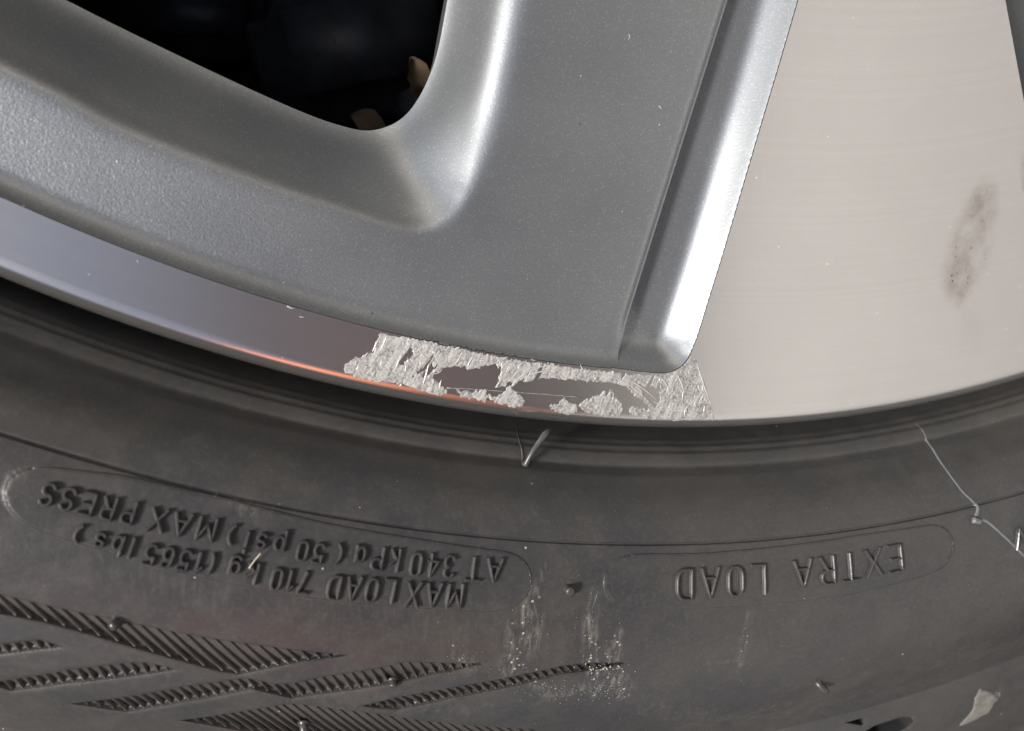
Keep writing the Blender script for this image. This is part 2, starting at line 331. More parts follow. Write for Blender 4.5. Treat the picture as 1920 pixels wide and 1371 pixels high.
if nK[0] < 0: nK = -nK
WR = abs(float((cp[-1] - G1)[0] * dirR[1] - (cp[-1] - G1)[1] * dirR[0])) * .97

K2R = onz(868, 372, ZL)
X0, X1, Y0, Y1, H = -.128, .098, -.2385, -.118, .00026
GV, GT = grid(X0, X1, Y0, Y1, H)
f1 = sdf(GV, K1); rg = np.hypot(GV[:, 0], GV[:, 1]); f5 = (GV - K5a) @ nK
def q_of(V):
    d2 = sdf(V, K2); d3 = -sdf(V, K3); return np.where(d2 > 0, d2 / np.maximum(d2 + np.maximum(d3, 0), 1e-7), 0), d2, d3
def paint_raw(V, right):
    dA = seg_dist(V, A_open[::2]); d1 = np.maximum(sdf(V, K1s), 0); g = (V - G0) @ GN
    DA, WA, DG = -ZL, .0032, .0038
    kA = np.clip(d1 / WA, 0, 1); z = -DA * (1 - (1 - kA) ** 2.2); d2, d3 = sdf(V, K2), np.maximum(-sdf(V, K3), 0)
    if right:
        s = sstep(.0002, .0042, dA); k = np.clip(d1 / WR, 0, 1.05); sw = .022; wall = 1 - sw * np.log1p(np.exp((.34 - k) / sw)) / .34 + .35 * np.maximum(k - .34, 0)
        z = z * (1 - s) - DG * np.maximum(wall, 0) * s
    else:
        gl = sstep(0, .006, (V - G0) @ dG + .002); z += -.0005 * np.exp(-(g / .0007) ** 2) * gl     # rounding along the groove's left edge
        side = sstep(K2R[0] - .016, K2R[0] - .002, V[:, 0]) * sstep(K2R[1] - .001, K2R[1] + .012, V[:, 1])   # the spoke side of the window is rounder
        wd = .00055 + .0008 * side; so = wd * np.log1p(np.exp(np.clip(d2 / wd, -40, 40))); so = np.where(d2 < -.012, 0, so)
        z = z + so / (so + d3 + 1e-7) * (ZH - ZL)
    return z, d1, d2
GN = np.array([dG[1], -dG[0]])
gnx, gny = int((X1 - X0) / H) + 1, int((Y1 - Y0) / H) + 1
def blur(Z, r, passes=3):
    for _ in range(passes):
        for ax in (0, 1):
            P = np.pad(Z, [(r + 1, r) if a == ax else (0, 0) for a in (0, 1)], mode='edge'); C = np.cumsum(P, axis=ax); n = Z.shape[ax]
            Z = (np.take(C, np.arange(2 * r + 1, 2 * r + 1 + n), ax) - np.take(C, np.arange(0, n), ax)) / (2 * r + 1)
    return Z
fields = []
for right in (0, 1):
    z_, d1_f, d2_f = paint_raw(GV, right); Z = z_.reshape(gny, gnx)
    wt = (sstep(.0, .0035, d2_f) if not right else sstep(.0004, .002, d1_f)).reshape(gny, gnx)
    Zb = blur(Z, 6 if not right else 3); fields.append(Z * (1 - wt) + Zb * wt)
def paint_z(V, right=0):
    Z = fields[right]; x = np.clip((V[:, 0] - X0) / (X1 - X0) * (gnx - 1), 0, gnx - 1.001); y = np.clip((V[:, 1] - Y0) / (Y1 - Y0) * (gny - 1), 0, gny - 1.001)
    i, j = x.astype(int), y.astype(int); fx, fy = x - i, y - j
    return (Z[j, i] * (1 - fx) + Z[j, i + 1] * fx) * (1 - fy) + (Z[j + 1, i] * (1 - fx) + Z[j + 1, i + 1] * fx) * fy
# painted sheet
PV, PT = clip(np.column_stack([GV, f1 - .00007]), GT, f1 - .00007); PV = PV[:, :2]
ins3 = -sdf(PV, K3); PV, PT = clip(PV, PT, ins3)
z = paint_z(PV); d2 = sdf(PV, K2)
g_side = (PV - G0) @ np.array([dG[1], -dG[0]]); along = (PV - G0) @ dG
a_th = np.arctan2(PV[:, 1], PV[:, 0])
led = sstep(-.0005, .0012, -d2) * sstep(.0016, .0034, sdf(PV, K1)) * (1 - sstep(-.062, -.022, PV[:, 0])) * (.45 + .55 * (1 - sstep(-.09, -.04, PV[:, 0])))
L_, RT_ = clip(np.column_stack([PV, z, led, d2]), PT, -g_side)      # left of the groove line: face + window wall
def split_named(name, A, T, f, lab=None):
    B, U = clip(A, T, f); return mesh(name, np.column_stack([B[:, :2], B[:, 2]]), U, M_paint, rim, label=lab, attrs={'stipple': B[:, 3]})
# heights right and left of the groove line are evaluated apart so that the step stays sharp
L_[:, 2] = paint_z(L_[:, :2])
mesh('painted_face', L_[:, :3], RT_, M_paint, rim, attrs={'stipple': L_[:, 3]})
QV, QT = clip(np.column_stack([PV, led]), PT, g_side - 1e-5); zq = paint_z(QV[:, :2], 1)
mesh('spoke_groove', np.column_stack([QV[:, :2], zq]), QT, M_paint, rim, label='deep groove with a bright wall beside the wide spoke', attrs={'stipple': QV[:, 2] * 0})
# the step between them
n = 260; ts = np.linspace(-.006, .16, n); top = G0 + ts[:, None] * dG; gn_ = np.array([dG[1], -dG[0]])
zt, zb = paint_z(top), paint_z(top, 1); k = sdf(top, K1) > .0001
P = np.stack([np.column_stack([top, zt]), np.column_stack([top + gn_ * .0002, np.minimum(zt, zb + 0) * .5 + zt * .5 - .0]), np.column_stack([top + gn_ * .00035, np.minimum(zb, zt)])], 1)[k]
V, F = sheet(P); mesh('groove_step', V, F, M_paint, rim, attrs={'stipple': np.zeros(len(V))})
# inner wall of the window, going down behind the edge
K3l = K3[1:-1]; dz = np.array([-.00008, -.0006, -.002, -.012]); off = np.array([.00018, .0004, .0008, .0016])
T_ = np.gradient(K3l, axis=0); N_ = np.stack([-T_[:, 1], T_[:, 0]], 1); N_ /= np.linalg.norm(N_, axis=1)[:, None]
sgn = 1 if inside((K3l[20] + N_[20] * .001)[None], K3)[0] else -1
P = np.stack([np.column_stack([K3l - N_ * sgn * o_, paint_z(K3l) + z_]) for z_, o_ in zip(dz, off)], 1); V, F = sheet(P)
mesh('window_edge', V, F, M_paint, rim, attrs={'stipple': np.zeros(len(V))})
# dark line under the paint edge
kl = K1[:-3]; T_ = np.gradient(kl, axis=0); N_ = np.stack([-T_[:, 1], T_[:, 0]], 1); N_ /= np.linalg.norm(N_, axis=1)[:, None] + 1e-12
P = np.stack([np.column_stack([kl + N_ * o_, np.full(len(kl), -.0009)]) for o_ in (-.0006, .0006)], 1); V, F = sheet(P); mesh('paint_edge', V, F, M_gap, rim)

# --- machined face
MV, MT = clip(GV, GT, -f1); MV, MT = clip(MV, MT, LIP_R - np.hypot(MV[:, 0], MV[:, 1])); MV, MT = clip(MV, MT, -((MV - K5a) @ nK))
# smear of brown dirt on the wide spoke
def blob(V, pts, rad, fn, soft=.4):
    P = np.array([fn(*p) for p in pts]); d = np.full(len(V), 1e9)
    for (a, b, ra, rb) in zip(P[:-1], P[1:], rad[:-1], rad[1:]):
        e = b - a; t = np.clip(((V - a) @ e) / (e @ e), 0, 1); r = ra + (rb - ra) * t; d = np.minimum(d, np.linalg.norm(V - a - t[:, None] * e, axis=1) / r)
    return 1 - sstep(1 - soft, 1 + soft * .4, d)
smear = .68 * blob(MV, [(1848, 362), (1838, 400), (1822, 450), (1808, 500), (1800, 535)], [.0026, .0036, .0042, .0044, .0036], onz, .8)
smear = np.maximum(smear, .18 * blob(MV, [(1815, 555), (1822, 640)], [.0026, .0024], onz, 1.0)); smear = np.maximum(smear, .4 * blob(MV, [(1921, 300), (1924, 350)], [.0012, .001], onz, .6))
smear *= np.clip(.8 + 1.3 * fbm(MV[:, 0] * 380, MV[:, 1] * 260, 9, 5), .1, 1.2)
smear = np.clip(smear, 0, 1)
mesh('machined_face', np.column_stack([MV, np.zeros(len(MV))]), MT, M_mach, rim, attrs={'smear': smear})
# the rolled lip, all the way round, and the flange behind it
th = np.linspace(0, 2 * math.pi, 1441); ss = LIP_R + ROLL * np.concatenate([np.linspace(0, 2.4, 26)])
P = face_pos(ss[None, :] + 0 * th[:, None], th[:, None] + 0 * ss[None, :]); V, F = sheet(P); mesh('rim_lip', V, F, M_roll, rim, attrs={'smear': np.zeros(len(V))})
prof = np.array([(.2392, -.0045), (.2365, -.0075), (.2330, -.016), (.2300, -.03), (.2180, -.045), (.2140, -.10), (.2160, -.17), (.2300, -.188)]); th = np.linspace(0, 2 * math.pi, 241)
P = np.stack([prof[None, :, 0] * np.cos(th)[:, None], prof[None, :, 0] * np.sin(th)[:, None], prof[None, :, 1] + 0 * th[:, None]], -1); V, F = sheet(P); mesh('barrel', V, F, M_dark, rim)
# the rest of the face outside the measured area, plain and coarse
cv, ct = grid(-.24, .24, -.24, .24, .003); f = LIP_R - np.hypot(cv[:, 0], cv[:, 1]); cv, ct = clip(cv, ct, f)
cen = cv[ct].mean(1); k = ~((cen[:, 0] > X0 + .0015) & (cen[:, 0] < X1 - .0015) & (cen[:, 1] < Y1 - .0015) & (cen[:, 1] > -.25)); ct = ct[k]
mesh('wheel_centre', np.column_stack([cv, np.full(len(cv), -.0004)]), ct, M_paint, rim, attrs={'stipple': np.zeros(len(cv))})
# the painted wall at the right edge of the wide spoke
LK = np.linspace(-.01, .07, 60); bp = K5a - dK * 0 ; rows = []
for o_, z_ in ((.0, -.0001), (.0004, -.0012), (.0012, -.0060), (.0030, -.0085), (.030, -.0095)):
    rows.append(np.column_stack([K5a + (LK[:, None] - .03) * dK * 1.6 + nK * o_, np.full(60, z_)]))
V, F = sheet(np.stack(rows, 1)); mesh('spoke_side', V, F, M_paint, rim, attrs={'stipple': np.zeros(len(V))})

# --- scuffed patches on the lip (outlines in picture measurements, laid on the face)
def sc_uv(p): s, t = onface(*p); return np.array([t * RA_lip, s])
S_ = lambda x, y: (600 + x * 800 / 1920, 560 + y * 800 / 1920)
patch_main = [(272, 153), (330, 170), (420, 178), (500, 192), (540, 205), (600, 212), (660, 232), (720, 245), (780, 258), (870, 272), (960, 283), (1040, 294), (1120, 306), (1230, 322), (1380, 338), (1540, 345), (1610, 325), (1660, 262),
              (1684, 262), (1712, 330), (1740, 420), (1772, 520), (1768, 545), (1740, 535), (1700, 545), (1650, 540), (1600, 548), (1550, 540), (1500, 545), (1440, 530), (1400, 520), (1384, 500), (1400, 485), (1440, 492), (1490, 498), (1440, 450), (1400, 420), (1370, 392), (1300, 380),
              (1200, 372), (1120, 362), (1050, 358), (980, 366), (900, 382), (865, 395), (852, 372), (835, 395), (800, 402), (778, 408), (800, 370), (815, 335), (815, 318), (790, 300), (800, 290), (760, 300), (700, 315), (660, 318), (668, 300), (640, 308), (600, 306), (560, 312), (525, 330), (508, 360), (530, 380), (560, 400),
              (570, 420), (545, 435), (500, 430), (470, 415), (430, 405), (390, 388), (340, 380), (300, 378), (240, 372), (180, 358), (130, 345), (105, 320), (112, 295), (150, 270), (200, 258), (240, 240), (250, 200)]
patch_hole = [[(372, 300), (420, 230), (398, 228), (350, 298)], [(1440, 400), (1500, 395), (1530, 420), (1530, 460), (1508, 490), (1470, 450)], [(1300, 392), (1360, 400), (1400, 440), (1430, 478), (1400, 488), (1350, 470), (1340, 430)]]
patch_small = [[(612, 402), (640, 418), (670, 412), (690, 422), (700, 405), (715, 418), (728, 402), (745, 412), (756, 440), (745, 465), (715, 462), (690, 445), (660, 450), (630, 440)],
               [(762, 430), (775, 445), (800, 435), (830, 422), (850, 385), (865, 410), (890, 425), (915, 440), (925, 465), (910, 488), (870, 490), (830, 478), (790, 465), (768, 452)],
               [(1036, 480), (1070, 470), (1100, 446), (1120, 465), (1150, 478), (1158, 505), (1140, 522), (1100, 520), (1060, 508), (1038, 496)],
               [(1160, 480), (1200, 450), (1230, 440), (1262, 432), (1278, 405), (1290, 435), (1312, 408), (1330, 445), (1355, 470), (1362, 505), (1340, 530), (1290, 530), (1230, 520), (1180, 505)]]
def scuff(name, poly, holes, h=.00005, base=.00002, seed=1, label=None):
    P = np.array([sc_uv(S_(*p)) for p in poly]); V, T = grid(P[:, 0].min() - .001, P[:, 0].max() + .001, P[:, 1].min() - .001, P[:, 1].max() + .001, .000085 if len(poly) > 30 else .00007)
    f = sdf(V, P)
    for hp in holes: f = np.minimum(f, -sdf(V, np.array([sc_uv(S_(*p)) for p in hp])))
    f += .00034 * fbm(V[:, 0] * 3000, V[:, 1] * 3000, seed + 5, 4) + .00022 * fbm((V[:, 0] + V[:, 1] * .35) * 3400, (V[:, 1] - V[:, 0] * .5) * 500, seed + 6, 2)
    gap = fbm((V[:, 0] + V[:, 1] * .35) * 1000, (V[:, 1] - V[:, 0] * .5) * 230, seed + 7, 3); f = np.minimum(f, (gap + .43) * .0012) if holes else f
    th_, s_ = V[:, 0] / RA_lip, V[:, 1]
    q = sdf(np.stack([s_ * np.cos(th_), s_ * np.sin(th_)], 1), K1c_big); f = np.minimum(f, -q - .00004)
    A, U = clip(np.column_stack([V, f]), T, f); f = A[:, 2]; V = A[:, :2]
    sk = V[:, 0] + V[:, 1] * .35; n1 = fbm(sk * 3200, (V[:, 1] - V[:, 0] * .5) * 800, seed, 4); n2 = fbm(V[:, 0] * 4600, V[:, 1] * 4600, seed + 2, 3); rim_ = np.exp(-(f / .00022) ** 2)
    n3 = fbm(sk * 1300, (V[:, 1] - V[:, 0] * .5) * 260, seed + 8, 3); smooth_ = sstep(.05, .35, n3)
    hh = base + np.clip(.5 + (n1 * 1.1 + n2 * .8) * (1 - .5 * smooth_) + .5 * smooth_, 0, 2.0) * h * sstep(0, .00015, f) + rim_ * h * .8 * np.clip(.6 + 2 * n2, 0, 2) * sstep(0, .00005, f)
    th_, s_ = V[:, 0] / RA_lip, V[:, 1]; p = face_pos(s_, th_); e = face_pos(s_ + 1e-5, th_) - face_pos(s_ - 1e-5, th_); e /= np.linalg.norm(e, axis=1)[:, None]
    tt = np.stack([-np.sin(th_), np.cos(th_), 0 * th_], 1); nrm = np.cross(e, tt); nrm *= np.where(nrm[:, 2] < 0, -1, 1)[:, None]; p = p + nrm * hh[:, None]
    return mesh(name, p, U, M_scuff, rim, smooth=True, label=label, attrs={'streak': smooth_})
K1c_big = K1
scuff('scuff_patch', patch_main, patch_hole, seed=11, label='long torn patch of bare metal on the lip below the painted spoke')
for i, pl in enumerate(patch_small): scuff('scuff_patch', pl, [], seed=30 + i, label='small crusty chip of torn metal low on the lip')
# a fine scratch between them
sp = [face_pos(*[np.array(v) for v in onface(*S_(*p))]) + np.array([0, 0, .00002]) for p in [(570, 402), (700, 408), (860, 420), (1000, 430), (1180, 445)]]; tube('scratch', catmull(np.array(sp), 5), .00005, M_scuff, rim, 4)
M_burr = mat_plain('bright_burr', (.62, .615, .60), .4, .5, (.42, .415, .40), 4000)
for pts in ([(860, 395), (900, 352), (960, 318), (1060, 292)], [(880, 375), (940, 345), (1030, 322), (1120, 330)], [(1250, 330), (1350, 366), (1420, 410), (1500, 488)], [(1310, 350), (1400, 372), (1460, 410), (1520, 462)], [(490, 290), (478, 340), (460, 395)],
            [(275, 160), (252, 205), (235, 240)], [(300, 160), (288, 200), (262, 245)], [(1690, 275), (1720, 370), (1765, 500)], [(1600, 330), (1625, 380), (1640, 430)], [(1530, 350), (1560, 390), (1570, 440)], [(370, 235), (350, 290), (330, 330)], [(440, 225), (470, 262), (500, 275)], [(700, 250), (670, 290), (665, 310)], [(640, 238), (620, 280), (600, 300)], [(930, 300), (890, 330), (850, 370)]):
    q = catmull(np.array([face_pos(*[np.array(v) for v in onface(*S_(*p))]) + np.array([0, 0, .00005]) for p in pts]), 6); tube('burr', q, .00010 * np.sin(np.linspace(.15, math.pi - .15, len(q))), M_burr, rim, 5)

M_fleck = mat_plain('white_fleck', (.42, .415, .40), .7)
def mark(pts, rad, mat, name, z=0.0, face=True):
    rad = rad * .75
    P = [(face_pos(*[np.array(v) for v in onface(*p)]) if face else np.array([*onz(*p, -.0018), float(paint_z(onz(*p, -.0018)[None])[0])])) + np.array([0, 0, .00002]) for p in pts]; tube(name, np.array(P), rad, mat, rim, 5)
mark([(538, 574), (546, 578), (554, 578)], .00009, M_fleck, 'fleck'); mark([(561, 594), (568, 595), (572, 594)], .00006, M_fleck, 'fleck'); mark([(258, 488), (259, 492)], .00009, M_fleck, 'fleck'); mark([(528, 530 + 140), (532, 672)], .00006, M_fleck, 'fleck')
mark([(1086, 232), (1088, 234)], .00009, M_gap, 'paint_chip', face=False); mark([(697, 586), (698, 589)], .0001, M_gap, 'paint_chip', face=False); mark([(1179, 64), (1181, 70), (1178, 75)], .00006, M_fleck, 'fleck', face=False); mark([(1236, 198), (1240, 206)], .00007, M_fleck, 'fleck', face=False); mark([(1236, 233), (1237, 236)], .00008, M_fleck, 'fleck', face=False)

rb = np.random.RandomState(12)
for k_ in range(46):                      # short curled burrs through the torn patch
    x, y = [(rb.uniform(150, 560), rb.uniform(190, 390)), (rb.uniform(560, 1350), rb.uniform(225, 330)), (rb.uniform(1530, 1740), rb.uniform(350, 530))][k_ % 3]
    y = y if k_ % 3 != 1 else 215 + (x - 560) * .13 + rb.uniform(0, 45); a0 = rb.uniform(1.6, 2.4) if k_ % 3 != 1 else rb.uniform(2.3, 3.4); L = rb.uniform(18, 60); cv = rb.uniform(-.9, .9)
    pts = [(x + L * t * math.cos(a0 + cv * t), y + L * t * math.sin(a0 + cv * t)) for t in np.linspace(0, 1, 5)]
    q = catmull(np.array([face_pos(*[np.array(v) for v in onface(*S_(*p))]) + np.array([0, 0, .00004]) for p in pts]), 3); tube('burr', q, .00008 * np.sin(np.linspace(.2, math.pi - .2, len(q))), M_burr, rim, 5)

# ================================================================== tyre
tyre = empty('tyre', (0, 0, 0), wheel); tyre.matrix_parent_inverse = Matrix.Translation((0, 0, .2))
B5 = lambda x, y: (x / 2.32, 780 + y / 2.32)
B6 = lambda x, y: (600 + x * .36458, 900 + y * .36458)
pockets = [
 [(-60, 1101), (0, 1116), (151, 1151), (233, 1168), (366, 1194), (517, 1215), (655, 1230.5), (573, 1241), (509, 1254), (448, 1267), (409, 1261), (345, 1243), (259, 1220), (172, 1194), (86, 1170), (0, 1153), (-60, 1142)],
 [(-60, 1216), (0, 1211), (73, 1202), (86, 1205), (116, 1216.5), (65, 1222), (0, 1230), (-60, 1242)],
 [(-60, 1292), (0, 1280), (129, 1258), (237, 1245), (276, 1245), (332, 1257), (259, 1269), (129, 1284), (22, 1298), (0, 1292), (-60, 1284)],
 [(129, 1322), (216, 1312), (345, 1289), (453, 1274), (470, 1275), (517, 1285), (547, 1284), (603, 1271), (700, 1256), (757, 1243), (782, 1243), (837, 1245), (910, 1246), (855, 1259), (819, 1265), (746, 1281), (673, 1294), (600, 1303), (547, 1312), (474, 1295), (431, 1304), (345, 1319), (237, 1338), (172, 1328)],
 [(678, 1325.5), (746, 1308), (855, 1290), (965, 1270), (1056, 1250), (1110, 1245), (1176, 1243.5), (1110, 1259), (1056, 1265), (965, 1288), (855, 1310), (746, 1333), (709, 1330)],
 [(336, 1353), (431, 1340), (539, 1322), (560, 1322), (600, 1327), (709, 1341), (819, 1356), (1001, 1370), (1080, 1382), (960, 1398), (840, 1412), (700, 1402), (520, 1385), (388, 1362)]]
slots = [[(1585, 1356), (1617, 1347), (1619, 1361)], [(1606, 1382), (1640, 1362), (1690, 1346), (1708, 1346), (1714, 1354), (1700, 1366), (1655, 1390)]]
POL = [np.array([ontyre(*p) for p in pk]) for pk in pockets]; SLT = [np.array([ontyre(*p) for p in pk]) for pk in slots]
aL, aR = -.128, .108; s0, s1 = s_of_r(.2372), s_of_r(.3280)
TV, TT = grid(aL, aR, s0, s1, .00042, .00015)
fp = np.full(len(TV), -1.0)
for P in POL + SLT:
    k = (TV[:, 0] > P[:, 0].min() - .003) & (TV[:, 0] < P[:, 0].max() + .003) & (TV[:, 1] > P[:, 1].min() - .003) & (TV[:, 1] < P[:, 1].max() + .003)
    fp[k] = np.maximum(fp[k], sdf(TV[k], P))
# raised name plates: outlines from the picture
plate1 = [ontyre(*p) for p in [(60, 873), (233, 893), (420, 935), (617, 984), (760, 1008), (965, 1037), (990, 1055), (999, 1080), (995, 1110), (965, 1140), (930, 1147), (800, 1141), (600, 1123), (345, 1076), (60, 990), (20, 965), (0, 930), (10, 890)]]
plate2 = [ontyre(*p) for p in [(1180, 1039), (1300, 1039), (1480, 1023), (1620, 1002), (1755, 982), (1775, 992), (1790, 1015), (1782, 1050), (1755, 1072), (1600, 1112), (1480, 1128), (1300, 1141), (1165, 1141), (1135, 1122), (1126, 1090), (1140, 1055)]]
plates = []
for p in (plate1, plate2):
    P = np.vstack([np.array(p), p[:1]]); L = np.concatenate([[0], np.cumsum(np.linalg.norm(np.diff(P, axis=0), axis=1))]); t = np.linspace(0, L[-1], 240, endpoint=False); P = np.stack([np.interp(t, L, P[:, 0]), np.interp(t, L, P[:, 1])], 1)
    for _ in range(14): P = (np.roll(P, 1, 0) + P * 2 + np.roll(P, -1, 0)) / 4
    plates.append(P)
def base_h(V):
    h = np.zeros(len(V))
    for P in plates:
        k = (V[:, 0] > P[:, 0].min() - .002) & (V[:, 0] < P[:, 0].max() + .002) & (V[:, 1] > P[:, 1].min() - .002) & (V[:, 1] < P[:, 1].max() + .002)
        if k.any(): h[k] += .00022 * sstep(-.00012, .00012, sdf(V[k], P))
    a, s = V[:, 0], V[:, 1]
    sb = s_of_r(.2447)                                                  # fine moulding rings on the bead
    h += .00005 * np.sin((s - sb) * 2 * math.pi / .0016) * np.exp(-((s - sb + .0022) / .0022) ** 2)
    h += .00022 * np.exp(-((s - s_of_r(.2539) - .00035) / .00016) ** 2) * 0
    h += .00022 * sstep(-.0001, .0001, s - s_of_r(.2539)) * (1 - sstep(.0, .006, s - s_of_r(.2539))); h -= .00050 * np.exp(-((s - s_of_r(.2539)) / .00013) ** 2)            # thin grooves round the sidewall
    h -= .00060 * np.exp(-((s - s_of_r(.2937)) / .00015) ** 2)
    h += .00035 * fbm(a * 60, s * 90, 21, 3) * .35
    return h
cuts, ct_ = clip(np.column_stack([TV, fp]), TT, -fp)
h = base_h(cuts[:, :2]) - .00016 * np.exp(-np.clip(-cuts[:, 2], 0, 1) / .00018)
dust = np.zeros(len(cuts)); cv2 = cuts[:, :2]
def dblob(pts, rad, amt, soft=1.0):
    global dust
    dust = np.maximum(dust, amt * blob(cv2, pts, rad, ontyre, soft))
dblob([(1000, 1110), (985, 1180), (960, 1250)], [.001, .003, .002], 1.0); dblob([(1115, 1105), (1105, 1170), (1110, 1250), (1120, 1300)], [.0005, .0012, .0016, .0012], .9); dblob([(1160, 1190), (1140, 1250), (1170, 1300)], [.001, .002, .002], .8)
dblob([(1000, 1280), (1040, 1300), (1090, 1290)], [.001, .0016, .001], .7); dblob([(860, 1225), (880, 1250)], [.001, .0015], .6); dblob([(1405, 1150), (1398, 1200), (1390, 1245)], [.0005, .0010, .0009], .6); dblob([(1320, 1245), (1380, 1240)], [.0004, .0006], .3)
dblob([(1020, 1060), (1010, 1120)], [.0004, .0006], .5); dblob([(1200, 1330), (1500, 1340), (1700, 1290)], [.004, .006, .005], .22, 1.0); dblob([(400, 925), (470, 955)], [.0008, .0012], .45); dblob([(560, 1300), (900, 1330)], [.003, .004], .16, 1.0)
dblob([(1842, 1322), (1862, 1308)], [.0014, .0016], 1.3, .3)
dblob([(0, 1000), (400, 1105), (900, 1160), (1000, 1180)], [.004, .004, .004, .004], .12, 1.0)
mesh('sidewall', tyre_pos(cuts[:, 0], cuts[:, 1], h), ct_, M_rub, tyre, attrs={'dust': np.clip(dust, 0, 1)})
# the rest of the tyre, coarse (carcass round the back and beyond the measured stretch)
def arc(aa, sv, hh=0.0): A, S = np.meshgrid(aa, sv, indexing='ij'); return sheet(tyre_pos(A, S, hh))
V, F = arc(np.linspace(aR, aL + 2 * math.pi * RA, 260), np.linspace(0, TS[-1], 260)); mesh('sidewall', V, F, M_rub, tyre, attrs={'dust': np.zeros(len(V))})
V, F = arc(np.linspace(aL, aR, 120), np.linspace(s1, TS[-1], 90)); mesh('tread', V, F, M_rub, tyre, attrs={'dust': np.zeros(len(V))})
V, F = arc(np.linspace(aL, aR, 160), np.linspace(0, s0, 20)); mesh('bead', V, F, M_rub, tyre, attrs={'dust': np.zeros(len(V))})

# --- recessed serrated pockets: floor, walls, fins
DEP = .00085
def resample(P, d):
    P = np.vstack([P, P[:1]]); out = []
    for a, b in zip(P[:-1], P[1:]):
        n = max(1, int(np.linalg.norm(b - a) / d)); out += [a + (b - a) * i / n for i in range(n)]
    return np.array(out)
def pocket(P, dep, mat=M_pocket, name='pocket'):
    V, T = grid(P[:, 0].min() - .0006, P[:, 0].max() + .0006, P[:, 1].min() - .0006, P[:, 1].max() + .0006, .0005); f = sdf(V, P); A, U = clip(np.column_stack([V, f]), T, f + .0001)
    col_ = np.round(A[:, 0] / .0005).astype(int); col_ -= col_.min(); lo = np.full(col_.max() + 1, 9.); hi = -lo
    np.minimum.at(lo, col_, A[:, 1]); np.maximum.at(hi, col_, A[:, 1]); tt_ = np.clip((A[:, 1] - lo[col_]) / np.maximum(hi - lo, .0006)[col_], 0, 1)
    dd = dep * (.40 + .60 * tt_) * sstep(-.0002, .0, A[:, 2]); fl = tyre_pos(A[:, 0], A[:, 1], base_h(A[:, :2]) - .00014 - dd)
    R = resample(P, .0005); n = len(R); hb = base_h(R); w_ = np.stack([tyre_pos(R[:, 0], R[:, 1], hb - .00016 + .00002), tyre_pos(R[:, 0], R[:, 1], hb - dep * 1.3)], 1)
    wf = [(2 * i, 2 * ((i + 1) % n), 2 * ((i + 1) % n) + 1, 2 * i + 1) for i in range(n)]
    k = len(fl); F = np.vstack([U, np.array([(k + a, k + b, k + c) for a, b, c, d in wf]), np.array([(k + a, k + c, k + d) for a, b, c, d in wf])])
    V = np.vstack([fl, w_.reshape(-1, 3)]); return mesh(name, V, F, mat, tyre, attrs={'dust': np.zeros(len(V))})
def clip_line(P, o, d):                # parts of the line o + t d inside polygon P
    ts = []
    for a, b in zip(P, np.roll(P, -1, 0)):
        e = b - a; den = d[0] * e[1] - d[1] * e[0]
        if abs(den) < 1e-12: continue
        q = a - o; t = (q[0] * e[1] - q[1] * e[0]) / den; u = (q[0] * d[1] - q[1] * d[0]) / den
        if 0 <= u < 1: ts.append(t)
    ts.sort(); return list(zip(ts[::2], ts[1::2]))
fin_px = [((140, 1148), (172, 1184), 29.5), ((40, 1205), (50, 1221), 25), ((100, 1264), (114, 1284), 25), ((330, 1291), (356, 1320), 24.5), ((900, 1283), (917, 1300), 24), ((660, 1338), (700, 1372), 25)]
def fin(o, d, t0, t1, hgt):
    n = np.array([-d[1], d[0]]); w_ = .00022; q = []
    for t in np.linspace(t0, t1, 5):
        c = o + d * t
        for off, hh in ((-w_ * .8, -DEP), (-w_ * .25, hgt), (w_ * .25, hgt), (w_ * .8, -DEP)):
            x = c + n * off; q.append(tyre_pos(x[0], x[1], float(base_h(x[None])[0]) + hh))
    F = []
    for i in range(4):
        for j in range(3): F.append((4 * i + j, 4 * i + j + 1, 4 * i + j + 5, 4 * i + j + 4))
    F += [(0, 1, 2, 3), (16, 19, 18, 17)]; V = np.array(q); mesh('fin', V, F, M_pocket, tyre, smooth=False, attrs={'dust': np.zeros(len(V))})
for P, (pa, pb, pitch) in zip(POL, fin_px):
    pocket(P, DEP); a, b = ontyre(*pa), ontyre(*pb); d = (b - a) / np.linalg.norm(b - a); c2 = ontyre(pa[0] + pitch, pa[1] + pitch * .2); n = np.array([-d[1], d[0]]); step = abs((c2 - a) @ n)
    for i in range(-60, 60):
        o = a + n * step * (i + rnd.uniform(-.05, .05))
        for t0, t1 in clip_line(P, o, d):
            if t1 - t0 > .0006: fin(o, d, t0, t1, -.00036)
for P in SLT: pocket(P, .006, M_gap, 'tread_slot')  # slots coloured near black to stand for the shade inside them

